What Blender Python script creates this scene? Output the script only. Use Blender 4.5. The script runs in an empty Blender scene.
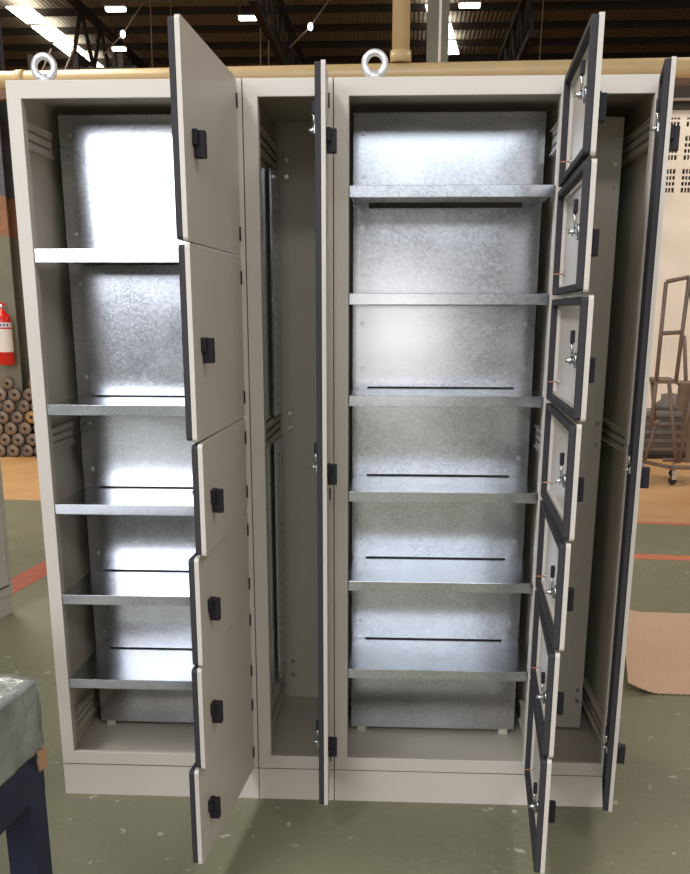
import bpy, bmesh, math, random
from mathutils import Vector, Matrix
random.seed(7)
sc = bpy.context.scene
R = math.radians

# ------------------------------------------------------------------ camera, light, exposure
cam_d = bpy.data.cameras.new('camera')
cam = bpy.data.objects.new('camera', cam_d)
sc.collection.objects.link(cam)
sc.camera = cam
FPX, PITCH, YAW, ROLL = 1028.62, 0.2960, -0.0527, 0.0018
fwd = Vector((math.sin(YAW)*math.cos(PITCH), math.cos(YAW)*math.cos(PITCH), -math.sin(PITCH)))
rt = Vector((math.cos(YAW), -math.sin(YAW), 0))
up = rt.cross(fwd)
r2 = math.cos(ROLL)*rt + math.sin(ROLL)*up
u2 = -math.sin(ROLL)*rt + math.cos(ROLL)*up
m = Matrix((r2, u2, -fwd)).transposed().to_4x4()
m.translation = Vector((1.0736, -3.0039, 1.5105))
cam.matrix_world = m
cam_d.sensor_fit = 'VERTICAL'
cam_d.sensor_height = 24.0
cam_d.lens = 24.0*FPX/874
cam_d.shift_y = 188.03/874
cam_d.clip_start = 0.05
cam_d.clip_end = 200

world = bpy.data.worlds.new('hall_ambient')
sc.world = world
world.use_nodes = True
world.node_tree.nodes['Background'].inputs[0].default_value = (1.0, 0.90, 0.78, 1)
world.node_tree.nodes['Background'].inputs[1].default_value = 0.74

def area(name, loc, target, sx, sy, radiance, col):
    d = bpy.data.lights.new(name, 'AREA')
    d.shape = 'RECTANGLE'; d.size = sx; d.size_y = sy
    d.energy = radiance*math.pi*sx*sy
    d.color = col
    o = bpy.data.objects.new(name, d)
    sc.collection.objects.link(o)
    o.location = loc
    o.rotation_euler = (Vector(target)-Vector(loc)).to_track_quat('-Z', 'Y').to_euler()
    return o
# the hall's tall daylight opening behind the photographer, to the left
area('gate_daylight', (-5.6, -16.0, 4.6), (-5.0, 0, 4.2), 7.6, 3.8, 7.5, (0.86, 0.91, 1.0))
area('window_daylight', (1.6, -16.0, 5.0), (1.6, 0, 4.6), 3.8, 2.2, 3.2, (0.84, 0.91, 1.0))
area('doorway_daylight', (1.02, -16.0, 1.25), (1.02, 0, 1.25), 1.5, 1.9, 3.0, (1.0, 0.97, 0.94))
# two translucent roof strips above and in front of the cabinets, then an added fill
area('roof_strip_and_fill', (-1.7, -3.6, 6.35), (-1.7, -3.6, 0), 1.2, 5.0, 14.0, (0.93, 0.95, 1.0))
area('roof_strip_and_fill', (4.6, -3.2, 6.35), (4.6, -3.2, 0), 1.2, 4.0, 7.0, (0.97, 0.96, 1.0))
area('roof_strip_and_fill', (1.3, -8.5, 6.35), (1.3, -4.5, 2.0), 9.0, 1.4, 9.0, (0.95, 0.96, 1.0))  # unseen fill lamp, added to brighten the insides of the narrow cabinets
# daylight coming through the roof further back in the hall
area('roof_strip_and_fill', (-4.0, 7.0, 6.3), (-4.0, 7.0, 0), 2.0, 5.0, 12.0, (1.0, 0.93, 0.8))
area('roof_strip_and_fill', (6.0, 7.5, 6.3), (6.0, 8.0, 0), 2.5, 3.0, 7.5, (1.0, 0.93, 0.84))

vs = sc.view_settings
vs.view_transform = 'Standard'; vs.look = 'None'; vs.gamma = 1.0
vs.use_curve_mapping = False
vs.exposure = 0.38

# ------------------------------------------------------------------ materials
def srgb(r, g, b):
    f = lambda c: (c/255/12.92) if c/255 <= .04045 else ((c/255+.055)/1.055)**2.4
    return (f(r), f(g), f(b), 1)

def mat(name, col, rough=0.5, metal=0.0, var=0.0, scale=8.0, bump=0.0, bscale=60.0, spec=0.5, emit=None, estr=0, col2=None, coat=0.0, alpha=1.0, rvar=0.0):
    m = bpy.data.materials.new(name); m.use_nodes = True
    nt = m.node_tree; b = nt.nodes['Principled BSDF']
    b.inputs['Base Color'].default_value = col
    b.inputs['Roughness'].default_value = rough
    b.inputs['Metallic'].default_value = metal
    b.inputs['Specular IOR Level'].default_value = spec
    b.inputs['Coat Weight'].default_value = coat
    b.inputs['Alpha'].default_value = alpha
    tc = nt.nodes.new('ShaderNodeTexCoord')
    if var > 0 or col2:
        n = nt.nodes.new('ShaderNodeTexNoise'); n.inputs['Scale'].default_value = scale; n.inputs['Detail'].default_value = 6
        nt.links.new(tc.outputs['Object'], n.inputs['Vector'])
        cr = nt.nodes.new('ShaderNodeValToRGB')
        c2 = col2 if col2 else tuple(c*(1-var) for c in col[:3])+(1,)
        c1 = col if col2 else tuple(min(1, c*(1+var)) for c in col[:3])+(1,)
        cr.color_ramp.elements[0].position = .35; cr.color_ramp.elements[0].color = c2
        cr.color_ramp.elements[1].position = .65; cr.color_ramp.elements[1].color = c1
        nt.links.new(n.outputs['Fac'], cr.inputs['Fac'])
        nt.links.new(cr.outputs['Color'], b.inputs['Base Color'])
        if rvar:
            mr = nt.nodes.new('ShaderNodeMapRange')
            mr.inputs['To Min'].default_value = rough-rvar; mr.inputs['To Max'].default_value = rough+rvar
            nt.links.new(n.outputs['Fac'], mr.inputs['Value'])
            nt.links.new(mr.outputs['Result'], b.inputs['Roughness'])
    if bump > 0:
        n2 = nt.nodes.new('ShaderNodeTexNoise'); n2.inputs['Scale'].default_value = bscale; n2.inputs['Detail'].default_value = 4
        nt.links.new(tc.outputs['Object'], n2.inputs['Vector'])
        bp = nt.nodes.new('ShaderNodeBump'); bp.inputs['Strength'].default_value = bump; bp.inputs['Distance'].default_value = 0.01
        nt.links.new(n2.outputs['Fac'], bp.inputs['Height'])
        nt.links.new(bp.outputs['Normal'], b.inputs['Normal'])
    if emit:
        b.inputs['Emission Color'].default_value = emit
        b.inputs['Emission Strength'].default_value = estr
    return m

M = {}
M['paint'] = mat('pebble_grey_powder_coat', srgb(203, 195, 184), 0.42, var=0.015, scale=3, bump=0.03, bscale=400)
M['paint_in'] = mat('pebble_grey_inner_coat', srgb(208, 200, 184), 0.45, var=0.02, scale=4)
M['seam'] = mat('black_seam', srgb(30, 28, 30), 0.8)
M['gasket'] = mat('black_foam_gasket', srgb(50, 47, 50), 0.75, bump=0.1, bscale=300)
M['black'] = mat('black_plastic', srgb(38, 33, 40), 0.5, spec=.3)
M['chrome'] = mat('zinc_plated_steel', srgb(205, 205, 205), 0.25, metal=1.0)
M['cast'] = mat('galvanised_eye_bolt', srgb(215, 215, 215), 0.4, metal=0.6, var=.05, scale=40)
M['copper'] = mat('copper_stud', srgb(196, 140, 110), 0.35, metal=0.8)

def galv():
    m = bpy.data.materials.new('galvanised_sheet'); m.use_nodes = True
    nt = m.node_tree; b = nt.nodes['Principled BSDF']
    b.inputs['Metallic'].default_value = 1.0
    tc = nt.nodes.new('ShaderNodeTexCoord')
    v = nt.nodes.new('ShaderNodeTexVoronoi'); v.inputs['Scale'].default_value = 210
    nt.links.new(tc.outputs['Object'], v.inputs['Vector'])
    n = nt.nodes.new('ShaderNodeTexNoise'); n.inputs['Scale'].default_value = 6; n.inputs['Detail'].default_value = 3
    nt.links.new(tc.outputs['Object'], n.inputs['Vector'])
    mx = nt.nodes.new('ShaderNodeMix'); mx.data_type = 'FLOAT'; mx.inputs[0].default_value = .70
    sep = nt.nodes.new('ShaderNodeSeparateColor')
    nt.links.new(v.outputs['Color'], sep.inputs[0])
    nt.links.new(sep.outputs[0], mx.inputs[2]); nt.links.new(n.outputs['Fac'], mx.inputs[3])
    cr = nt.nodes.new('ShaderNodeValToRGB')
    cr.color_ramp.elements[0].position = .2; cr.color_ramp.elements[0].color = (.44, .45, .475, 1)
    cr.color_ramp.elements[1].position = .8; cr.color_ramp.elements[1].color = (.68, .69, .72, 1)
    nt.links.new(mx.outputs[0], cr.inputs['Fac']); nt.links.new(cr.outputs['Color'], b.inputs['Base Color'])
    mr = nt.nodes.new('ShaderNodeMapRange'); mr.inputs['To Min'].default_value = .14; mr.inputs['To Max'].default_value = .25
    nt.links.new(mx.outputs[0], mr.inputs['Value']); nt.links.new(mr.outputs['Result'], b.inputs['Roughness'])
    return m
M['galv'] = galv()

def floor_mat():
    m = bpy.data.materials.new('painted_concrete_floor'); m.use_nodes = True
    nt = m.node_tree; b = nt.nodes['Principled BSDF']; L = nt.links.new
    tc = nt.nodes.new('ShaderNodeTexCoord')
    def noise(scale, detail=6, rough=.5):
        n = nt.nodes.new('ShaderNodeTexNoise'); n.inputs['Scale'].default_value = scale
        n.inputs['Detail'].default_value = detail; n.inputs['Roughness'].default_value = rough
        L(tc.outputs['Object'], n.inputs['Vector']); return n
    def ramp(fac, stops):
        cr = nt.nodes.new('ShaderNodeValToRGB')
        while len(cr.color_ramp.elements) < len(stops): cr.color_ramp.elements.new(.5)
        for e, (p, c) in zip(cr.color_ramp.elements, stops): e.position = p; e.color = c
        L(fac, cr.inputs['Fac']); return cr
    def mix(f, a, b_):
        mx = nt.nodes.new('ShaderNodeMix'); mx.data_type = 'RGBA'
        L(f, mx.inputs[0])
        for s, v in ((6, a), (7, b_)):
            if isinstance(v, tuple): mx.inputs[s].default_value = v
            else: L(v, mx.inputs[s])
        return mx.outputs[2]
    green = ramp(noise(1.6, 8).outputs['Fac'], [(.3, srgb(112, 112, 88)), (.7, srgb(134, 132, 104))])
    fine = ramp(noise(35, 3).outputs['Fac'], [(.42, (0, 0, 0, 1)), (.62, (1, 1, 1, 1))])
    g2 = mix(fine.outputs['Color'], green.outputs['Color'], srgb(127, 126, 100))
    # pale chips where the paint has come off
    chips = ramp(noise(15, 3, .55).outputs['Fac'], [(.67, (0, 0, 0, 1)), (.695, (1, 1, 1, 1))])
    g3 = mix(chips.outputs['Color'], g2, srgb(176, 172, 150))
    beige = ramp(noise(1.2, 8).outputs['Fac'], [(.3, srgb(190, 144, 94)), (.7, srgb(214, 168, 114))])
    # border between the painted walkway and bare concrete
    sp = nt.nodes.new('ShaderNodeSeparateXYZ'); L(tc.outputs['Object'], sp.inputs[0])
    ma = nt.nodes.new('ShaderNodeMath'); ma.operation = 'MULTIPLY_ADD'; ma.inputs[1].default_value = .125
    L(sp.outputs[0], ma.inputs[0]); L(sp.outputs[1], ma.inputs[2])
    gt = nt.nodes.new('ShaderNodeMath'); gt.operation = 'GREATER_THAN'; gt.inputs[1].default_value = 5.1
    L(ma.outputs[0], gt.inputs[0])
    L(mix(gt.outputs[0], g3, beige.outputs['Color']), b.inputs['Base Color'])
    mr = nt.nodes.new('ShaderNodeMapRange'); mr.inputs['To Min'].default_value = .38; mr.inputs['To Max'].default_value = .62
    L(noise(3).outputs['Fac'], mr.inputs['Value']); L(mr.outputs['Result'], b.inputs['Roughness'])
    bp = nt.nodes.new('ShaderNodeBump'); bp.inputs['Strength'].default_value = .12; bp.inputs['Distance'].default_value = .01
    L(noise(60).outputs['Fac'], bp.inputs['Height']); L(bp.outputs['Normal'], b.inputs['Normal'])
    return m
M['floor'] = floor_mat()
M['stripe'] = mat('orange_floor_paint', srgb(206, 118, 78), 0.6, var=.12, scale=12)
M['red_stripe'] = mat('faded_red_floor_paint', srgb(186, 92, 66), 0.6, var=.12, scale=12)
M['wall'] = mat('whitewashed_block', srgb(236, 226, 212), 0.9, var=.05, scale=2.5, bump=.2, bscale=12)
M['hole'] = mat('dark_hollow', srgb(60, 52, 46), 0.9)
M['dark_steel'] = mat('dark_roof_steel', srgb(44, 38, 34), 0.8)
M['purlin'] = mat('dark_purlin_steel', srgb(44, 36, 31), 0.8)
M['farwall'] = mat('dark_far_wall', srgb(70, 58, 48), 0.9, var=.2, scale=1.0)
M['entrywall'] = mat('grey_end_wall', srgb(120, 116, 112), 0.9, var=.15, scale=.5)
M['beige'] = mat('beige_enamel', srgb(216, 188, 140), 0.35, var=.04, scale=4)
M['brown'] = mat('brown_flange', srgb(112, 80, 58), 0.6)
M['col_green'] = mat('grey_green_column_paint', srgb(118, 116, 100), 0.6, var=.12, scale=3)
M['col_rust'] = mat('rusty_column_paint', srgb(150, 106, 78), 0.7, var=.2, scale=5)
M['col_blue'] = mat('blue_grey_column_paint', srgb(86, 84, 92), 0.6, var=.1, scale=4)
M['red'] = mat('extinguisher_red', srgb(200, 30, 22), 0.3)
M['label'] = mat('white_label', srgb(225, 220, 215), 0.6)
M['label_blue'] = mat('blue_print', srgb(70, 80, 150), 0.6)
M['roller'] = mat('used_roller_steel', srgb(128, 112, 98), 0.5, metal=.35, var=.2, scale=20)
M['roller_y'] = mat('ochre_roller', srgb(170, 134, 84), 0.5, metal=.2, var=.15, scale=20)
M['mat'] = mat('corrugated_kraft_paper', srgb(214, 178, 148), 0.85, var=.03, scale=6)
M['tube'] = mat('grey_steel_tube', srgb(128, 112, 100), 0.5, metal=.2, var=.1, scale=8)
M['tread'] = mat('brown_tread_plate', srgb(132, 112, 92), 0.7, var=.12, scale=10)
M['machine'] = mat('grey_machine_casting', srgb(116, 108, 104), 0.6, var=.15, scale=10)
M['navy'] = mat('navy_blue_enamel', srgb(28, 34, 62), 0.5, var=.15, scale=10)
M['film'] = mat('dusty_stretch_film', srgb(138, 142, 136), 0.28, var=.3, scale=7, bump=1.0, bscale=18, coat=.4)
M['card'] = mat('cardboard', srgb(178, 140, 106), 0.85)
M['sky'] = mat('translucent_roof_sheet', (1, 1, 1, 1), 0.5, emit=(1.0, 0.97, 0.88, 1), estr=4)
M['lamp'] = mat('lit_lamp', (1, 1, 1, 1), 0.5, emit=(1.0, 0.98, 0.95, 1), estr=5)
M['wire'] = mat('thin_wire', srgb(120, 100, 80), 0.6)
M['cabpaint2'] = mat('light_grey_cabinet_coat', srgb(196, 194, 190), 0.45, var=.03, scale=4)

def roof_mat():
    m = bpy.data.materials.new('ribbed_roof_sheet'); m.use_nodes = True
    nt = m.node_tree; b = nt.nodes['Principled BSDF']; L = nt.links.new
    tc = nt.nodes.new('ShaderNodeTexCoord')
    w = nt.nodes.new('ShaderNodeTexWave'); w.inputs['Scale'].default_value = 4.0; w.bands_direction = 'X'
    L(tc.outputs['Object'], w.inputs['Vector'])
    cr = nt.nodes.new('ShaderNodeValToRGB')
    cr.color_ramp.elements[0].color = srgb(128, 120, 106); cr.color_ramp.elements[1].color = srgb(150, 140, 124)
    L(w.outputs['Fac'], cr.inputs['Fac']); L(cr.outputs['Color'], b.inputs['Base Color'])
    b.inputs['Roughness'].default_value = .7
    bp = nt.nodes.new('ShaderNodeBump'); bp.inputs['Distance'].default_value = .01
    L(w.outputs['Fac'], bp.inputs['Height']); L(bp.outputs['Normal'], b.inputs['Normal'])
    return m
M['roof'] = roof_mat()

# ------------------------------------------------------------------ mesh helpers
class MB:
    def __init__(s): s.bm = bmesh.new(); s.mats = []
    def mi(s, m):
        if m not in s.mats: s.mats.append(m)
        return s.mats.index(m)
    def box(s, a, b, m, bev=0.0, rot=None, piv=None):
        a = Vector(a); b = Vector(b)
        pre = set(s.bm.faces)
        r = bmesh.ops.create_cube(s.bm, size=1.0)
        vs_ = r['verts']
        for v in vs_:
            v.co = Vector(((a[i]+b[i])/2+v.co[i]*abs(b[i]-a[i])) for i in range(3))
        fs = list({f for v in vs_ for f in v.link_faces})
        if bev > 0:
            es = list({e for v in vs_ for e in v.link_edges})
            rr = bmesh.ops.bevel(s.bm, geom=es, offset=bev, segments=2, affect='EDGES', profile=.6)
            fs = [f for f in s.bm.faces if f not in pre]
            vs_ = list({v for f in fs for v in f.verts})
        if rot is not None:
            bmesh.ops.rotate(s.bm, verts=vs_, cent=piv if piv is not None else (a+b)/2, matrix=rot)
        k = s.mi(m)
        for f in fs: f.material_index = k
        return vs_
    def tube(s, p, q, r, m, seg=12, r1=None, caps=True):
        p = Vector(p); q = Vector(q); d = q-p
        mt = Matrix.Translation((p+q)/2) @ d.to_track_quat('Z', 'Y').to_matrix().to_4x4()
        o = bmesh.ops.create_cone(s.bm, cap_ends=caps, segments=seg, radius1=r, radius2=r if r1 is None else r1, depth=d.length, matrix=mt)
        k = s.mi(m)
        for f in {f for v in o['verts'] for f in v.link_faces}:
            f.material_index = k
            if len(f.verts) == 4: f.smooth = True
    def sphere(s, c, r, m, sc_=(1, 1, 1), seg=12):
        mt = Matrix.Translation(c) @ Matrix.Diagonal((*sc_, 1))
        o = bmesh.ops.create_uvsphere(s.bm, u_segments=seg, v_segments=seg//2+2, radius=r, matrix=mt)
        k = s.mi(m)
        for f in {f for v in o['verts'] for f in v.link_faces}: f.material_index = k; f.smooth = True
    def lathe(s, prof, m, origin=(0, 0, 0), axis='Z', seg=24, closed=False):
        k = s.mi(m); rings = []
        for (r, h) in prof:
            ring = []
            for i in range(seg):
                a = 2*math.pi*i/seg
                x, y = r*math.cos(a), r*math.sin(a)
                co = {'Z': (x, y, h), 'Y': (x, h, y), 'X': (h, x, y)}[axis]
                ring.append(s.bm.verts.new(Vector(co)+Vector(origin)))
            rings.append(ring)
        n = len(rings); rng = range(n if closed else n-1)
        for j in rng:
            a, b = rings[j], rings[(j+1) % n]
            for i in range(seg):
                try:
                    f = s.bm.faces.new((a[i], a[(i+1) % seg], b[(i+1) % seg], b[i])); f.material_index = k; f.smooth = True
                except ValueError: pass
    def ring_xz(s, outer, inner, y0, y1, m):
        """two closed loops of (x, z), same count; solid frame between them from y0 to y1"""
        k = s.mi(m); n = len(outer)
        V = [[s.bm.verts.new((x, y, z)) for (x, z) in loop] for loop in (outer, inner) for y in (y0, y1)]
        o0, o1, i0, i1 = V
        for a in range(n):
            b = (a+1) % n
            for q in ((o0[a], o0[b], i0[b], i0[a]), (o1[b], o1[a], i1[a], i1[b]), (o0[b], o0[a], o1[a], o1[b]), (i0[a], i0[b], i1[b], i1[a])):
                s.bm.faces.new(q).material_index = k
    def slab_xz(s, loop, y0, y1, m):
        k = s.mi(m); n = len(loop)
        a = [s.bm.verts.new((x, y0, z)) for x, z in loop]; b = [s.bm.verts.new((x, y1, z)) for x, z in loop]
        s.bm.faces.new(a).material_index = k; s.bm.faces.new(b[::-1]).material_index = k
        for i in range(n):
            j = (i+1) % n
            s.bm.faces.new((a[j], a[i], b[i], b[j])).material_index = k
    def build(s, name, parent=None, bevel=0.0, norm=True):
        if norm: bmesh.ops.recalc_face_normals(s.bm, faces=s.bm.faces[:])
        me = bpy.data.meshes.new(name); s.bm.to_mesh(me); s.bm.free()
        for m in s.mats: me.materials.append(m)
        o = bpy.data.objects.new(name, me); sc.collection.objects.link(o)
        if parent: o.parent = parent
        if bevel:
            md = o.modifiers.new('bevel', 'BEVEL'); md.width = bevel; md.segments = 2; md.limit_method = 'ANGLE'
            md.harden_normals = False
        return o

def tag(o, label=None, cat=None, group=None, kind=None):
    if label: o['label'] = label
    if cat: o['category'] = cat
    if group: o['group'] = group
    if kind: o['kind'] = kind
    return o
def empty(name, loc=(0, 0, 0), rz=0):
    o = bpy.data.objects.new(name, None); o.empty_display_size = .1
    sc.collection.objects.link(o); o.location = loc; o.rotation_euler = (0, 0, rz); return o
def structure(o, label=None):
    o['kind'] = 'structure'
    if label: o['label'] = label
    return o

def rrect(x0, x1, z0, z1, r, n=4):
    pts = []
    for cx_, cz_, a0 in ((x1-r, z1-r, 0), (x0+r, z1-r, 90), (x0+r, z0+r, 180), (x1-r, z0+r, 270)):
        for i in range(n+1):
            a = R(a0+90*i/n); pts.append((cx_+r*math.cos(a), cz_+r*math.sin(a)))
    return pts

# ------------------------------------------------------------------ the hall
b = MB(); b.box((-16, -18, -.1), (16, 26, 0), M['floor']); structure(b.build('floor'), 'olive green painted concrete floor turning to bare beige concrete further back')

def stripe(n, pts, m, label):
    b = MB(); k = b.mi(m)
    top = [b.bm.verts.new((x, y, .0015)) for x, y in pts]; bot = [b.bm.verts.new((x, y, 0.0)) for x, y in pts]
    b.bm.faces.new(top); b.bm.faces.new(bot[::-1])
    for i in range(4): b.bm.faces.new((top[i], bot[i], bot[(i+1) % 4], top[(i+1) % 4]))
    structure(b.build('trim_%d' % n), label)
stripe(1, [(1.5, 4.84), (6.5, 4.21), (6.5, 4.29), (1.5, 4.92)], M['stripe'], 'thin orange line at the edge of the bare concrete')
stripe(2, [(1.6, 3.60), (6, 3.15), (6, 3.28), (1.6, 3.75)], M['stripe'], 'orange walkway line across the green floor')
stripe(3, [(-1.25, 2.30), (-1.09, 2.20), (-.88, 4.2), (-1.04, 4.3)], M['red_stripe'], 'faded red line on the floor at the left')

# roof with its purlins
ROOF = 6.5
b = MB(); b.box((-16, -18, ROOF), (16, 26, ROOF+.08), M['roof']); structure(b.build('ceiling'), 'dark ribbed sheet roof of the hall')
b = MB()
y = 4.6
while y < 25:
    b.box((-16, y-.03, ROOF-.11), (16, y+.03, ROOF), M['purlin']); y += 1.22
structure(b.build('trim_4'), 'dark roof purlins')
def ysky():
    # purlin lines 14.36 + ...
    return [4.6+1.22*i for i in range(18)]
PY = ysky()

def skylight(name, x0, x1, ia, ib, label, off=0, rz=0):
    t = empty(name, ((x0+x1)/2, PY[ia]+off, ROOF-.14))
    t['label'] = label; t['category'] = 'skylight'; t.rotation_euler = (0, 0, rz)
    for i in range(ia, ib):
        b = MB(); b.box((x0-t.location.x, PY[i]+.05-PY[ia], -.012), (x1-t.location.x, PY[i+1]-.17-PY[ia], 0.012), M['sky'])
        b.build('skylight_pane', t)
    return t
skylight('skylight', -5.62, -5.22, 10, 14, 'bright strip of four translucent roof panes above the left cabinet', -.75)
skylight('skylight', 1.36, 1.70, 10, 13, 'narrow bright strip of roof panes beside the grey column', -.55, -.115)

# far walls
b = MB(); b.box((-16, 25.6, 0), (16, 26, ROOF), M['farwall']); structure(b.build('wall_back'), 'dark far end wall of the hall')
b = MB(); b.box((-16.3, 3, 0), (-16, 26, ROOF), M['farwall']); structure(b.build('wall_left'))
b = MB(); b.box((16, 3, 0), (16.3, 26, ROOF), M['farwall']); structure(b.build('wall_right'))
b = MB(); b.box((-12, -18.3, 0), (12, -18, ROOF), M['entrywall']); structure(b.build('wall_front'), 'grey end wall of the hall behind the photographer')
# whitewashed partition with pierced blocks
b = MB()
b.box((2.4, 10.5, 0), (12, 10.7, 2.78), M['wall'])
b.box((2.4, 10.5, 3.70), (12, 10.7, 3.78), M['wall'])
b.box((2.4, 10.68, 2.78), (12, 10.72, 3.70), M['hole'])
bh = .36; bw = .19
for j in range(3):
    z0 = 2.78+j*bh; zt = min(z0+bh, 3.74)
    b.box((2.4, 10.501, z0+.001), (8, 10.68, z0+.10), M['wall'])
    for i in range(1, 4):
        zz = z0+.10+i*.065
        if zz < 3.7: b.box((2.4, 10.504, zz-.012), (8, 10.53, zz+.012), M['wall'])
    x = 2.4
    while x < 8:
        b.box((x, 10.4995, z0), (x+.080, 10.55, zt-.001), M['wall'])
        for i in (1, 2):
            xx = x+.080+i*.0367; b.box((xx-.006, 10.5025, z0), (xx+.006, 10.525, zt), M['wall'])
        x += bw
b.box((8, 10.5, 2.78), (12, 10.7, 3.7), M['wall'])
structure(b.build('wall_partition'), 'whitewashed block partition with a band of pierced vent blocks on top')
b = MB(); b.box((2.3, 10.44, 3.78), (12, 10.76, 4.06), M['dark_steel']); b.box((2.3, 10.40, 3.86), (12, 10.45, 3.89), M['tube'])
structure(b.build('trim_5'), 'dark steel beam on top of the white partition')

# roof trusses
def truss(x, y0, y1, label):
    b = MB()
    n = 9; zt, zb = ROOF-.25, ROOF-1.15
    b.box((x-.05, y0, zt-.1), (x+.05, y1, zt), M['dark_steel']); b.box((x-.05, y0, zb), (x+.05, y1, zb+.1), M['dark_steel'])
    for i in range(n):
        ya = y0+(y1-y0)*i/n; yb = y0+(y1-y0)*(i+1)/n
        b.tube((x, ya, zb+.05), (x, (ya+yb)/2, zt-.05), .035, M['dark_steel'], 6)
        b.tube((x, (ya+yb)/2, zt-.05), (x, yb, zb+.05), .035, M['dark_steel'], 6)
    o = b.build('roof_truss'); tag(o, label, 'truss'); return o
truss(-.95, 12, 25, 'dark lattice roof truss above the narrow left cabinet')
truss(-4.2, 15, 25, 'dark lattice roof truss beside the bright roof strip at the left')
truss(2.9, 14, 25, 'dark lattice roof truss above the right wide cabinet')

# crane rail pipe running behind the cabinets
b = MB()
b.tube((-9, 6.75, 3.37), (11, 5.1, 3.205), .068, M['beige'], 24)
b.tube((-2.1, 6.18, 3.315), (-2.03, 6.174, 3.314), .074, M['beige'], 24)
o = b.build('overhead_pipe'); tag(o, 'long beige pipe running level just above the cabinet tops', 'pipe')
b = MB(); b.tube((1.027, 5.93, 3.36), (1.027, 5.93, ROOF), .068, M['beige'], 20); b.tube((1.027, 5.93, 3.36), (1.027, 5.93, 3.44), .082, M['beige'], 20)
o = b.build('vertical_pipe'); tag(o, 'thick beige upright pipe standing on the level pipe', 'pipe')
b = MB()
b.box((1.28, 8.9, 0), (1.50, 8.92, ROOF), M['col_green']); b.box((1.28, 9.1, 0), (1.50, 9.12, ROOF), M['col_green']); b.box((1.38, 8.92, 0), (1.40, 9.1, ROOF), M['col_green'])
o = b.build('steel_column'); tag(o, 'grey-green steel column beside the upright pipe', 'column')
b = MB(); b.tube((1.41, 8.86, 0), (1.41, 8.86, ROOF), .014, M['label'], 8)
o = b.build('cable_conduit'); tag(o, 'thin pale conduit on the face of the steel column', 'conduit')
# brown steel flange above the level pipe
b = MB()
b.box((-9, 6.95, 3.36), (11, 7.05, 3.53), M['brown'], rot=Matrix.Rotation(-.07, 3, 'Z'))
o = b.build('steel_beam'); tag(o, 'brown steel beam right behind the level beige pipe', 'beam')

# lamps hanging from the roof
def lamp(loc, w, label, wires=True):
    t = empty('hanging_lamp', loc); tag(t, label, 'lamp', None)
    b = MB(); b.box((-w/2, -.06, 0), (w/2, .06, .02), M['cabpaint2']); b.build('lamp_housing', t)
    b = MB(); b.box((-w/2+.01, -.055, -.05), (w/2-.01, .055, 0), M['lamp'], bev=.02); b.build('lamp_tube', t)
    for s in (-1, 1):
        b = MB(); b.tube((s*w*.4, 0, .02), (s*w*.4, 0, ROOF-loc[2]), .006, M['wire'], 6); b.build('suspension_wire', t)
lamp((-3.44, 14.8, 6.0), .33, 'bright flat lamp hanging to the right of the sloping bright strip')
lamp((-1.46, 15.4, 6.0), .32, 'bright flat lamp hanging between the open left doors and the truss')
lamp((-1.2, 13.3, 6.0), .30, 'bright flat lamp cut by the top edge of the photo above the second cabinet')
lamp((2.02, 14.85, 6.0), .34, 'bright flat lamp hanging right of the narrow bright strip')
lamp((-4.05, 17.3, 6.0), .26, 'small flat lamp seen just beside the sloping bright strip')
def bulb(loc, label):
    t = empty('rod_lamp', loc); tag(t, label, 'lamp')
    b = MB(); b.sphere((0, 0, 0), .038, M['lamp'], (1, 1, 1.4)); b.build('bulb', t)
    b = MB(); b.tube((-.32, 0, -.28), (.0, 0, 0), .010, M['tube'], 6); b.tube((0, 0, 0), (.36, 0, .45), .010, M['tube'], 6); b.build('slanted_rod', t)
bulb((-3.15, 14.0, 5.45), 'small glowing bulb on a slanted rod above the left wide cabinet')
bulb((-.35, 14.0, 5.52), 'small glowing bulb on a slanted rod above the narrow left cabinet')

# thin wires hanging behind
for k, (x, y, lab) in enumerate([(-1.12, 14.0, 'left wire of the pair hanging above the second cabinet'), (-1.0, 14.0, 'right wire of the pair hanging above the second cabinet'),
                 (-2.75, 14.0, 'thin wire hanging left of the first open door'), (-2.45, 14.0, 'thin wire hanging closest to the first open door'),
                 (3.0, 14.0, 'thin slack wire hanging right of the right lamp')]):
    b = MB(); b.tube((x, y, 3.9), (x+.05, y, ROOF), .009, M['wire'], 6)
    o = b.build('hanging_wire'); tag(o, lab, 'wire')

# ---- left side column with extinguisher
b = MB()
x0, x1 = -3.40, -2.95
for (za, zb, mm) in ((0, 2.24, M['col_green']), (2.24, 2.62, M['col_rust']), (2.62, ROOF, M['col_blue'])):
    b.box((x0, 8.0, za), (x1, 8.03, zb), mm); b.box((x0, 8.27, za), (x1, 8.3, zb), mm); b.box((x0+.2, 8.03, za), (x0+.23, 8.27, zb), mm)
o = b.build('steel_column'); tag(o, 'steel column at the left edge, grey-green below and rusty in the middle', 'column')

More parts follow.
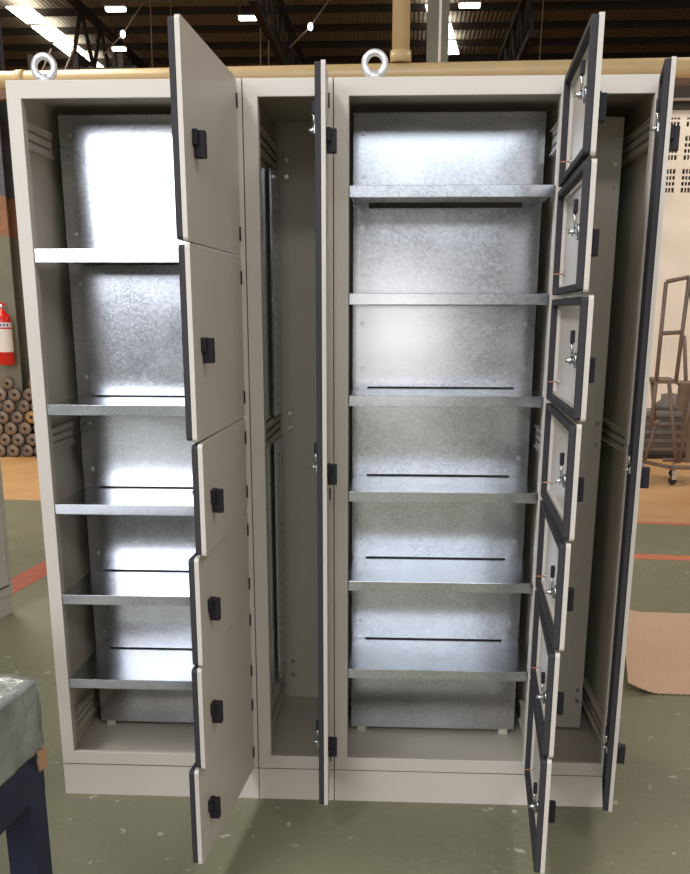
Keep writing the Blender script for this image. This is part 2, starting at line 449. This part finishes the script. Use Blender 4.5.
t = empty('fire_extinguisher', (-3.05, 7.88, .97)); tag(t, 'red fire extinguisher hung on the column at the left edge', 'fire extinguisher')
b = MB(); b.lathe([(0, 0), (.075, 0), (.085, .015), (.085, .44), (.07, .50), (.03, .53), (.025, .56), (0, .56)], M['red']); b.build('cylinder_body', t)
b = MB(); b.lathe([(.0862, .13), (.0862, .36)], M['label'], seg=24); b.build('paper_label', t)
b = MB(); b.lathe([(.0868, .375), (.0868, .425)], M['label'], seg=24)
for i in range(5):
    a = R(-130+i*22)
    b.box((math.cos(a)*.088-.008, math.sin(a)*.088-.002, .388), (math.cos(a)*.088+.008, math.sin(a)*.088+.002, .412), M['label_blue'], rot=Matrix.Rotation(a+math.pi/2, 3, 'Z'))
b.build('printed_band', t)
b = MB(); b.tube((0, 0, .55), (0, 0, .60), .02, M['chrome']); b.box((-.05, -.012, .59), (.05, .012, .605), M['red']); b.box((-.06, -.012, .615), (.03, .012, .63), M['red'], rot=Matrix.Rotation(.25, 3, 'Y')); b.build('valve_lever', t)
b = MB(); b.tube((-.02, 0, .57), (-.09, 0, .52), .01, M['black'], 8); b.tube((-.09, 0, .52), (-.105, 0, .2), .01, M['black'], 8); b.build('hose', t)
b = MB(); b.box((-.02, .07, .4), (.02, .12, .48), M['dark_steel']); b.build('wall_bracket', t)

# dark lattice rack behind the column
b = MB()
for x in (-3.05, -2.55, -2.05):
    b.box((x-.03, 9.4, 0), (x+.03, 9.46, 4.2), M['dark_steel'])
    b.box((x-.03, 10.0, 0), (x+.03, 10.06, 4.2), M['dark_steel'])
for i in range(9):
    z = .2+i*.45
    b.tube((-3.05, 9.40, z), (-2.05, 9.40, z), .016, M['tube'], 6)
    b.tube((-3.05, 9.39, z), (-2.8, 9.39, z+.45), .012, M['tube'], 6)
    b.tube((-2.55, 9.39, z+.45), (-2.8, 9.39, z), .012, M['tube'], 6)
b.box((-3.05, 10.06, 0), (-2.05, 10.08, 4.2), M['seam'])
o = b.build('lattice_rack'); tag(o, 'dark steel lattice rack standing behind the left column', 'rack')

# stacked rollers
rp = None
def roller_meshes():
    t = empty('steel_roller', (0, 0, 0))
    b = MB(); b.lathe([(.020, 0), (.062, 0), (.066, .006), (.066, .05), (.045, .065), (.045, .19), (.066, .2), (.066, .25), (.020, .25)], M['roller'], axis='Y', seg=20, closed=False)
    b.build('roller_body', t)
    b = MB(); b.lathe([(.0205, .25), (.0205, .002), (0, .002)], M['hole'], axis='Y', seg=12); b.build('roller_bore', t)
    return t
rp = roller_meshes()
names_row = ['lowest', 'second', 'third', 'fourth', 'fifth', 'sixth', 'topmost']
first = True
for j in range(7):
    for i in range(5 if j < 6 else 2):
        if j == 6: xs = -3.075+.3*i
        else: xs = -3.22+i*.150+(.07 if j % 2 else 0)
        if first: t = rp; first = False
        else:
            t = rp.copy(); sc.collection.objects.link(t)
            for ch in rp.children:
                c = ch.copy(); sc.collection.objects.link(c); c.parent = t
        t.location = (xs-.02, 7.95+random.uniform(-.03, .02), .067+j*.118)
        side = ['at the left edge', 'second from the left', 'in the middle', 'fourth from the left', 'at the right end'][i] if j < 6 else ['at the left', 'at the right'][i]
        tag(t, 'used grey steel roller in the %s row of the pile, %s' % (names_row[j], side), 'roller', 'steel rollers piled below the fire extinguisher')
        if (j, i) == (3, 2):
            for c in t.children:
                if c.name.startswith('roller_body'):
                    c.data = c.data.copy(); c.data.materials[0] = M['roller_y']
            t['label'] = 'ochre steel roller in the middle of the grey pile'

# grey cabinet at the left edge
t = empty('metal_cabinet', (-.925, 2.075, 0), R(-10)); tag(t, 'light grey metal cabinet with a plinth, cut off by the left edge', 'cabinet')
b = MB(); b.box((-.8, -.8, .1), (0, 0, 2.1), M['cabpaint2'], bev=.006); b.build('cabinet_body', t)
b = MB(); b.box((-.79, -.79, 0), (-.01, -.004, .1), M['cabpaint2']); b.build('plinth', t)
b = MB(); b.box((0, -.75, .16), (.008, -.045, 2.05), M['cabpaint2'], bev=.003); b.box((.004, -.756, .152), (.005, -.04, 2.058), M['seam']); b.build('side_cover', t)
b = MB(); b.tube((.006, -.07, .3), (.014, -.07, .3), .008, M['chrome'], 10); b.build('screw', t)

# paper mat
b = MB(); k = b.mi(M['mat'])
P = [(2.03, 1.04), (4.6, .96), (4.6, 2.13), (2.25, 2.25)]
nx, ny = 240, 8
gv = {}
for i in range(nx+1):
    for j in range(ny+1):
        s_, t_ = i/nx, j/ny
        x = (P[0][0]*(1-s_)+P[1][0]*s_)*(1-t_)+(P[3][0]*(1-s_)+P[2][0]*s_)*t_
        y = (P[0][1]*(1-s_)+P[1][1]*s_)*(1-t_)+(P[3][1]*(1-s_)+P[2][1]*s_)*t_
        z = .006+.0025*(i % 2)
        if s_ < .05: z += .045*((.05-s_)/.05)**1.5*(1-.6*t_)
        gv[i, j] = b.bm.verts.new((x, y, z))
for i in range(nx):
    for j in range(ny):
        b.bm.faces.new((gv[i, j], gv[i+1, j], gv[i+1, j+1], gv[i, j+1])).material_index = k
o = b.build('floor_mat', norm=True)
md = o.modifiers.new('thickness', 'SOLIDIFY'); md.thickness = .004; md.offset = -1
tag(o, 'ribbed kraft paper mat lying on the green floor at the right', 'mat')

# rolling step ladder at the right
t = empty('rolling_stair', (3.55, 6.5, 0)); tag(t, 'grey tubular rolling stair with castors in front of the white wall', 'stair ladder')
def T(name, segs, r=.018, m='tube'):
    b = MB()
    for p, q in segs: b.tube(p, q, r, M[m], 10)
    return b.build(name, t)
# stair climbs to the left; platform at left top
lx, rx = -.17, .75
T('guard_rail', [((-.21, 0, .92), (-.20, 0, 1.76)), ((-.20, 0, 1.76), (-.01, 0, 1.80)), ((-.01, 0, 1.80), (-.04, 0, .92)), ((-.205, 0, 1.33), (-.03, 0, 1.34))])
T('hand_rail', [((-.01, 0, 1.80), (.13, 0, 1.1)), ((.13, 0, 1.1), (.05, 0, .2))])
T('hand_rail', [((.07, .5, 1.30), (.16, .5, .6))])
T('frame_leg', [((-.21, 0, .94), (-.22, 0, .52))])
T('frame_leg', [((-.10, 0, .92), (.03, 0, .20))])
T('frame_leg', [((-.10, .5, .52), (-.20, .5, .10))])
T('frame_leg', [((-.19, .5, .92), (-.12, .5, .52))])
T('base_frame', [((-.02, 0, .16), (.7, 0, .16)), ((-.02, .5, .16), (.7, .5, .16)), ((.7, 0, .16), (.7, .5, .16)), ((-.2, .5, .14), (-.02, 0, .16)), ((-.22, 0, .52), (-.10, .5, .52))])
b = MB(); b.box((-.22, 0, .90), (-.03, .5, .93), M['tread']); b.build('platform', t)
for k in range(3):
    b = MB(); b.box((.0+k*.06, .1, .88-k*.24), (.40+k*.12, .5, .90-k*.24), M['tread']); b.box((.0+k*.06, .1, .67-k*.24), (.40+k*.12, .12, .88-k*.24), M['tread']); b.build('step', t)
for (x, yy) in ((-.2, .5), (.03, 0), (.10, .5), (.7, 0), (.7, .5)):
    b = MB(); b.tube((x-.02, yy-.013, .036), (x-.02, yy+.013, .036), .036, M['dark_steel'], 16); b.box((x-.03, yy-.025, .05), (x+.01, yy-.018, .13), M['chrome']); b.box((x-.03, yy+.018, .05), (x+.01, yy+.025, .13), M['chrome'])
    b.build('castor', t)
t.rotation_euler = (0, 0, R(-6))

# machine part by the wall
t = empty('machine_part', (3.98, 8.5, 0)); tag(t, 'grey ribbed machine casting on the floor behind the rolling stair', 'machine part')
b = MB(); b.box((-.35, -.2, .03), (.2, .2, .5), M['machine'], bev=.03)
for k in range(5): b.box((-.37, -.24, .08+k*.09), (.22, .2, .12+k*.09), M['machine'], bev=.008)
b.build('casting_body', t)
b = MB(); b.lathe([(0, .5), (.16, .5), (.16, .56), (.10, .60), (.10, .66), (0, .68)], M['machine']); b.build('cap', t)
b = MB(); b.box((-.4, -.25, 0), (.25, .25, .04), M['dark_steel']); b.build('base_plate', t)

# ------------------------------------------------------------------ the cabinet row
W, N = 0.6388, 0.2429
E, FT, PL, H, D = .041, .0448, .107, 2.1, .316
DEP = .64
X = [0, W, W+N, 2*W+N, 2*W+2*N]

_shared = {}
def shared(key, fn):
    """first use builds the object, later uses copy it (shared mesh)"""
    def use(name, parent):
        if key not in _shared:
            o = fn().build(name, parent); _shared[key] = o; return o
        o = _shared[key].copy(); o.parent = parent; o.name = name; sc.collection.objects.link(o); return o
    return use
def f_handle():
    b = MB()   # local: x along door towards hinge +, y outward -, z up ; origin on the outer face
    b.box((-.026, -.012, -.018), (.010, 0, .015), M['black'], bev=.002)
    b.box((-.012, -.026, -.043), (.010, -.001, .014), M['black'], bev=.003)
    return b
def f_latch():
    b = MB()   # origin on the inner sheet, +y inward
    b.tube((0, 0, 0), (0, .022, 0), .011, M['chrome'], 14)
    b.tube((0, .016, 0), (0, .022, 0), .017, M['chrome'], 6)
    b.tube((0, .022, 0), (0, .042, 0), .0045, M['chrome'], 10)
    b.tube((0, .029, 0), (0, .033, 0), .009, M['chrome'], 6)
    b.box((-.022, .023, -.009), (.01, .027, .009), M['chrome'])
    b.tube((.003, .026, .005), (.0, .029, .042), .0035, M['chrome'], 8)
    b.box((-.007, .023, .038), (.007, .033, .066), M['black'], bev=.002)
    return b
def f_stud():
    b = MB(); b.tube((0, 0, 0), (0, .030, 0), .0016, M['copper'], 8); b.tube((0, 0, 0), (0, .004, 0), .006, M['chrome'], 8)
    return b
def f_hinge():
    b = MB(); b.box((-.008, -.004, -.015), (.003, .004, .015), M['black'], bev=.0015); b.tube((-.002, -.003, -.018), (-.002, -.003, .018), .003, M['black'], 8)
    return b
def f_bolt():
    b = MB(); b.tube((0, 0, 0), (0, -.003, 0), .007, M['chrome'], 12); b.tube((0, -.003, 0), (0, -.008, 0), .005, M['chrome'], 6)
    return b
U = {k: shared(k, f) for k, f in (('handle', f_handle), ('latch', f_latch), ('stud', f_stud), ('hinge', f_hinge), ('bolt', f_bolt))}

RIM, GT = -.009, .0155
def door(parent, hx, w, z0, z1, ang, label, handles, hinges, s_handle=None, stud=True):
    a = R(ang); px = hx-.012-.02*math.sin(a); py = -.02+.02*math.cos(a)
    h = z1-z0
    b = MB()
    out = rrect(-w, 0, 0, h, .009)
    b.slab_xz(out, -.02, -.0172, M['paint'])
    b.ring_xz(out, rrect(-w+.003, -.003, .003, h-.003, .006), -.0172, RIM, M['paint'])
    b.ring_xz(rrect(-w+.003, -.003, .003, h-.003, .006), rrect(-w+.026, -.026, .026, h-.026, .004), RIM-.0015, RIM, M['paint'])
    b.ring_xz(rrect(-w+.026, -.026, .026, h-.026, .004), rrect(-w+.0275, -.0275, .0275, h-.0275, .003), -.0172, RIM, M['paint'])
    d = b.build('door', parent)
    d.location = (px-parent.location.x, py, z0); d.rotation_euler = (0, 0, a)
    d['label'] = label
    b = MB(); b.ring_xz(rrect(-w+.003, -.003, .003, h-.003, .008), rrect(-w+.019, -.019, .019, h-.019, .004), RIM, RIM+GT, M['gasket'])
    b.build('gasket', d, bevel=.002)['label'] = 'black foam gasket'
    sh = s_handle if s_handle else w-.100
    for hz in handles:
        o = U['handle']('handle', d); o.location = (-sh, -.02, hz); o['label'] = 'black plastic handle'
        o = U['latch']('latch', d); o.location = (-min(sh+.022, w-.05), -.0172, hz+.008); o['label'] = 'zinc-plated cam latch'
    for hz in hinges:
        o = U['hinge']('hinge', d); o.location = (-.004, -.018, hz); o['label'] = 'small black hinge'
    if stud:
        o = U['stud']('ground_stud', d); o.location = (-.09, -.0172, .055); o['label'] = 'small copper-coloured stud'
    return d

def rail(parent, side_x, sgn, y0, y1, z0, z1, holes=True):
    """horizontal punched steel rail on a side wall; sgn=+1: the wall is at left"""
    b = MB()
    x0 = side_x; x1 = side_x+sgn*.014
    b.box((min(x0, x1), y0, z0), (max(x0, x1), y1, z1), M['paint_in'])
    b.box((min(x1, x1+sgn*.006), y0, z1-.004), (max(x1, x1+sgn*.006), y1, z1), M['paint_in'])
    b.box((min(x1, x1+sgn*.006), y0, z0), (max(x1, x1+sgn*.006), y1, z0+.004), M['paint_in'])
    if holes:
        for r in (.32, .68):
            zc = z0+(z1-z0)*r; y = y0+.015
            while y < y1-.012:
                b.box((min(x1, x1+sgn*.0006), y, zc-.004), (max(x1, x1+sgn*.0006), y+.0045, zc+.004), M['seam']); y += .0125
    o = b.build('punched_rail', parent); return o

def strut(parent, xa, xb, y0, y1, z0, z1, slots=True):
    b = MB(); b.box((xa, y0, z0), (xb, y1, z1), M['galv'])
    if slots:
        z = z0+.03; yc = (y0+y1)/2
        while z < z1-.03:
            b.box((xb, yc-.004, z), (xb+.0006, yc+.004, z+.012), M['seam']); z += .03
    b.build('punched_strut', parent)

def cabinet(idx, kind, label, shelves, wide):
    x0, x1 = X[idx], X[idx+1]; w = x1-x0
    t = empty('electrical_cabinet', (x0, 0, 0)); tag(t, label, 'electrical cabinet', None)
    g = .0012
    # front frame
    b = MB()
    b.ring_xz([(g, PL+.002), (w-g, PL+.002), (w-g, H), (g, H)], [(E, PL+.0448), (w-E, PL+.0448), (w-E, H-FT), (E, H-FT)], 0, .016, M['paint'])
    for (xa, xb) in ((E-.002, E), (w-E, w-E+.002)):
        b.box((xa-.0005, .002, PL+.0448), (xb+.0005, .034, H-FT), M['paint'])
    b.build('front_frame', t, bevel=.0015)
    b = MB(); b.box((g, .016, PL+.002), (g+.0025, DEP, H), M['paint_in']); b.build('side_panel', t)
    b = MB(); b.box((w-g-.0025, .016, PL+.002), (w-g, DEP, H), M['paint_in']); b.build('side_panel', t)
    b = MB(); b.box((g, .016, H-.003), (w-g, DEP, H), M['paint_in']); b.build('top_panel', t)
    b = MB(); b.box((g+.003, .016, PL+.003), (w-g-.003, DEP-.004, PL+.006), M['paint_in']); b.build('bottom_panel', t)
    b = MB(); b.box((g, DEP-.003, PL+.002), (w-g, DEP, H), M['paint_in'])
    b.box((.02, DEP-.012, H-.10), (w-.02, DEP-.003, H-.05), M['paint_in'])
    b.build('back_panel', t)
    b = MB(); b.box((g, .003, 0), (w-g, .006, PL-.001), M['paint']); b.box((g, .006, 0), (g+.003, DEP-.01, PL-.001), M['paint']); b.box((w-g-.003, .006, 0), (w-g, DEP-.01, PL-.001), M['paint']); b.box((g, DEP-.013, 0), (w-g, DEP-.01, PL-.001), M['paint'])
    b.box((g, .004, PL-.001), (w-g, DEP-.012, PL+.0015), M['seam'])
    b.build('plinth', t)
    # vertical corner posts behind the frame
    for s_ in (0, 1):
        b = MB(); xa = .006 if s_ == 0 else w-.030
        b.box((xa, .018, PL+.01), (xa+.024, .030, H-.01), M['paint_in']); b.build('corner_post', t)
    # mounting rails on the side walls
    for zc0, zc1 in ((1.945, 2.015), (1.105, 1.170), (.175, .245)):
        for sx, sg in ((.006, 1), (w-.006, -1)):
            o = rail(t, sx, sg, .035, .30 if wide else .585, zc0, zc1)
    if wide:
        # galvanised mounting plate with shelf slots
        b = MB(); xl, xr = .036, w-.035
        zs = [.129]+[s-.038 for s in shelves[::-1]]
        zt = [s+.0035 for s in shelves[::-1]]+[2.067]
        lows = [.129]+[s+.0045 for s in shelves[::-1]]
        highs = [s-.030 for s in shelves[::-1]]+[2.067]
        for lo, hi in zip(lows, highs):
            b.box((xl+.05, D, lo), (xr-.06, D+.003, hi), M['galv'])
        b.box((xl, D, .129), (xl+.05, D+.003, 2.067), M['galv']); b.box((xr-.06, D, .129), (xr, D+.003, 2.067), M['galv'])
        b.box((xl, D, .129), (xl+.003, D+.02, 2.067), M['galv']); b.box((xr-.003, D, .129), (xr, D+.02, 2.067), M['galv'])
        pl = b.build('mounting_plate', t); pl['label'] = 'galvanised mounting plate'
        for lo, hi in zip(lows, highs):
            for bx in (xl+.032, xr-.032):
                for bz in (lo+.055, hi-.055):
                    o = U['bolt']('bolt', pl); o.location = (bx, D, bz)
        for z in shelves:
            b = MB()
            b.box((.0435, .003, z-.0015), (w-.0435, D-.0015, z), M['galv'])
            lip = .036 if z > 1.6 and idx == 0 else .030
            b.box((.0435, .0015, z-lip), (w-.0435, .003, z), M['galv'])
            b.box((.0435, .003, z-lip), (w-.0435, .014, z-lip+.0015), M['galv'])
            b.box((.0435, .003, z-.022), (.045, D-.003, z-.0015), M['galv']); b.box((w-.045, .003, z-.022), (w-.0435, D-.003, z-.0015), M['galv'])
            b.box((.0435, D-.003, z-.014), (w-.0435, D-.0015, z), M['galv'])
            o = b.build('shelf', t, bevel=.0012); o['label'] = 'galvanised sheet shelf'
        # supports at the plate's feet
        for bx in (.06, w-.09):
            b = MB(); b.box((bx, D-.004, PL+.006), (bx+.03, D+.03, .131), M['paint_in']); b.build('plate_foot', t)
    return t

# lifting eye
def eye(parent, lx):
    b = MB()
    R0, r0, n, mm = .027, .0092, 32, 12
    k = b.mi(M['cast']); rings = []
    zc = H+.036
    for i in range(n):
        a = 2*math.pi*i/n
        # slightly thicker towards the foot
        rr = r0*(1+.25*max(0, -math.sin(a)))
        ring = [b.bm.verts.new((lx+(R0+rr*math.cos(c))*math.cos(a), .03+rr*math.sin(c), zc+(R0+rr*math.cos(c))*math.sin(a)*1.02)) for c in [2*math.pi*j/mm for j in range(mm)]]
        rings.append(ring)
    for i in range(n):
        for j in range(mm):
            f = b.bm.faces.new((rings[i][j], rings[(i+1) % n][j], rings[(i+1) % n][(j+1) % mm], rings[i][(j+1) % mm])); f.material_index = k; f.smooth = True
    b.lathe([(0, H), (.021, H), (.022, H+.004), (.019, H+.010), (.013, H+.018), (0, H+.018)], M['cast'], origin=(lx, .03, 0))
    o = b.build('lifting_eye', parent); o['label'] = 'zinc-plated lifting eye bolt'

SH1 = [1.676, 1.2485, .9557, .6744, .3993]
SH3 = [1.8365, 1.5585, 1.2797, 1.004, .7314, .4507]
c1 = cabinet(0, 'wide', 'leftmost pebble grey cabinet with five galvanised shelves and six open doors seen from outside', SH1, True)
c2 = cabinet(1, 'narrow', 'narrow pebble grey cabinet between the two wide ones, empty with one tall open door', [], False)
c3 = cabinet(2, 'wide', 'wide pebble grey cabinet with six galvanised shelves and seven open doors seen from inside', SH3, True)
c4 = cabinet(3, 'narrow', 'narrow pebble grey cabinet at the right end of the row, one tall door open', [], False)
eye(c1, .101); eye(c3, .99-X[2])

DW = .6159
Z1 = [2.0989, 1.6553, 1.2184, .9478, .6692, .3924, .1181]
A1 = [87.93, 88.17, 89.2, 87.37, 87.0, 85.25]
nm = ['topmost', 'second', 'third', 'fourth', 'fifth', 'lowest']
for k in range(6):
    z1, z0 = Z1[k]-.002, Z1[k+1]+.002
    h = z1-z0
    door(c1, X[1], DW, z0, z1, A1[k], '%s door from the top, its grey outer face to the right' % nm[k], [h/2], [h-.055, .055])
Z3 = [2.094, 1.8211, 1.548, 1.2706, .9957, .7259, .4464, .118]
A3 = [86.6, 86.97, 88.18, 87.49, 86.91, 86.13, 85.86]
nm = ['topmost', 'second', 'third', 'fourth', 'fifth', 'sixth', 'lowest']
for k in range(7):
    z1, z0 = Z3[k]-.0025, Z3[k+1]+.0025
    h = z1-z0
    door(c3, X[3], DW, z0, z1, A3[k], '%s door from the top, its inner side with black gasket to the left' % nm[k], [h/2-.013], [h-.05, .05])
for c, hx, a in ((c2, X[2], 92.1), (c4, X[4], 80.2)):
    z0, z1 = .1005, 2.093
    door(c, hx, DW-(W-N), z0, z1, a, 'tall narrow door opened towards the viewer', [1.935-z0, 1.095-z0, .28-z0], [2.04-z0, 1.0-z0, .17-z0], s_handle=.155, stud=False)

# galvanised struts inside the narrow cabinets
strut(c2, .020, .026, .40, .58, .26, 1.10)
strut(c2, .020, .026, .40, .58, 1.18, 1.93)
b = MB(); b.box((.004, .03, .25), (.012, .39, 1.10), M['galv']); b.build('side_sheet', c2)['label'] = 'galvanised lower side sheet'
b = MB(); b.box((.004, .03, 1.18), (.012, .39, 1.94), M['galv']); b.build('side_sheet', c2)['label'] = 'galvanised upper side sheet'
# cabinet at the right end: inner sheets
w4 = X[4]-X[3]
b = MB(); b.box((.01, .37, .12), (w4-.045, .373, 2.06), M['paint_in'])
for bz in (1.0, ): pass
b.box((.09, .366, .12), (.093, .37, 2.06), M['paint_in']); b.build('back_sheet', c4)
for bz in (2.0, 1.93, 1.87, 1.80, 1.17, 1.10, .26, .22):
    o = U['bolt']('bolt', c4); o.location = (w4-.062, .37, bz)
for bz in (1.93, 1.98, 1.17, 1.12, .26, .21):
    o = U['bolt']('bolt', c2); o.location = (.05, .62, bz)

# ------------------------------------------------------------------ film-wrapped block on the navy stand (bottom left)
t = empty('work_stand', (.306, -.964, 0)); tag(t, 'navy blue steel stand in the bottom left corner, cut off by the frame', 'stand')
# right corner at origin; edges go to the back left and to the front left
ea = Vector((-1.0, .29, 0)).normalized(); eb = Vector((-.08, -1.0, 0)).normalized()
def quadprism(b, m, c, a, la, bb, lb, z0, z1, wob=0, n=1):
    k = b.mi(m)
    pts = [c, c+a*la, c+a*la+bb*lb, c+bb*lb]
    lo = [b.bm.verts.new((p.x, p.y, z0)) for p in pts]; hi = [b.bm.verts.new((p.x, p.y, z1)) for p in pts]
    b.bm.faces.new(lo[::-1]).material_index = k; b.bm.faces.new(hi).material_index = k
    for i in range(4):
        j = (i+1) % 4; b.bm.faces.new((lo[i], lo[j], hi[j], hi[i])).material_index = k
O = Vector((0, 0, 0))
for (c, nme) in ((O, ''), (ea*.7, ''), (eb*.5, ''), (ea*.7+eb*.5, '')):
    b = MB(); quadprism(b, M['navy'], c+(ea+eb)*.004, ea, .075, eb, .075, 0, .56); b.build('leg', t, bevel=.003)
b = MB(); quadprism(b, M['navy'], (ea+eb)*.003, ea, .77, eb, .57, .50, .60); b.build('apron', t, bevel=.003)
b = MB(); b.tube(ea*.70+Vector((0, 0, .28)), ea*.04+Vector((0, -.02, .46)), .018, M['dark_steel'], 8); b.build('brace', t)
w_ = MB(); k = w_.mi(M['film'])
# wrapped block: subdivided wrinkled box
quadprism(w_, M['film'], O, ea, .78, eb, .58, .600, .75)
bmesh.ops.subdivide_edges(w_.bm, edges=w_.bm.edges[:], cuts=24, use_grid_fill=True)
from mathutils import noise as mn
for v in w_.bm.verts:
    q = v.co
    d = mn.noise(q*14)*.010+mn.noise(Vector((q.x*60, q.y*60, q.z*16)))*.003
    side = 1 if q.z < .748 else .5
    c = (ea*.39+eb*.29); o_ = Vector((q.x-c.x, q.y-c.y, 0)).normalized()
    v.co += o_*d*side+Vector((0, 0, d*.8 if q.z > .7 else 0))
for f in w_.bm.faces: f.smooth = True
o = w_.build('wrapped_block'); o.location = (.306, -.964, .005)
tag(o, 'dusty block wrapped in crinkled grey stretch film on the navy stand', 'wrapped block')
b = MB(); b.box((-.028, -.004, .0), (.0, .0, .045), M['card'])
b.box((-.032, -.005, .015), (-.004, -.001, .03), M['card'])
o = b.build('cardboard_scrap'); o.location = (.306+.012, -.964-.03, .565); o.rotation_euler = (0, 0, R(75))
tag(o, 'torn cardboard scrap taped under the wrapped block', 'cardboard')
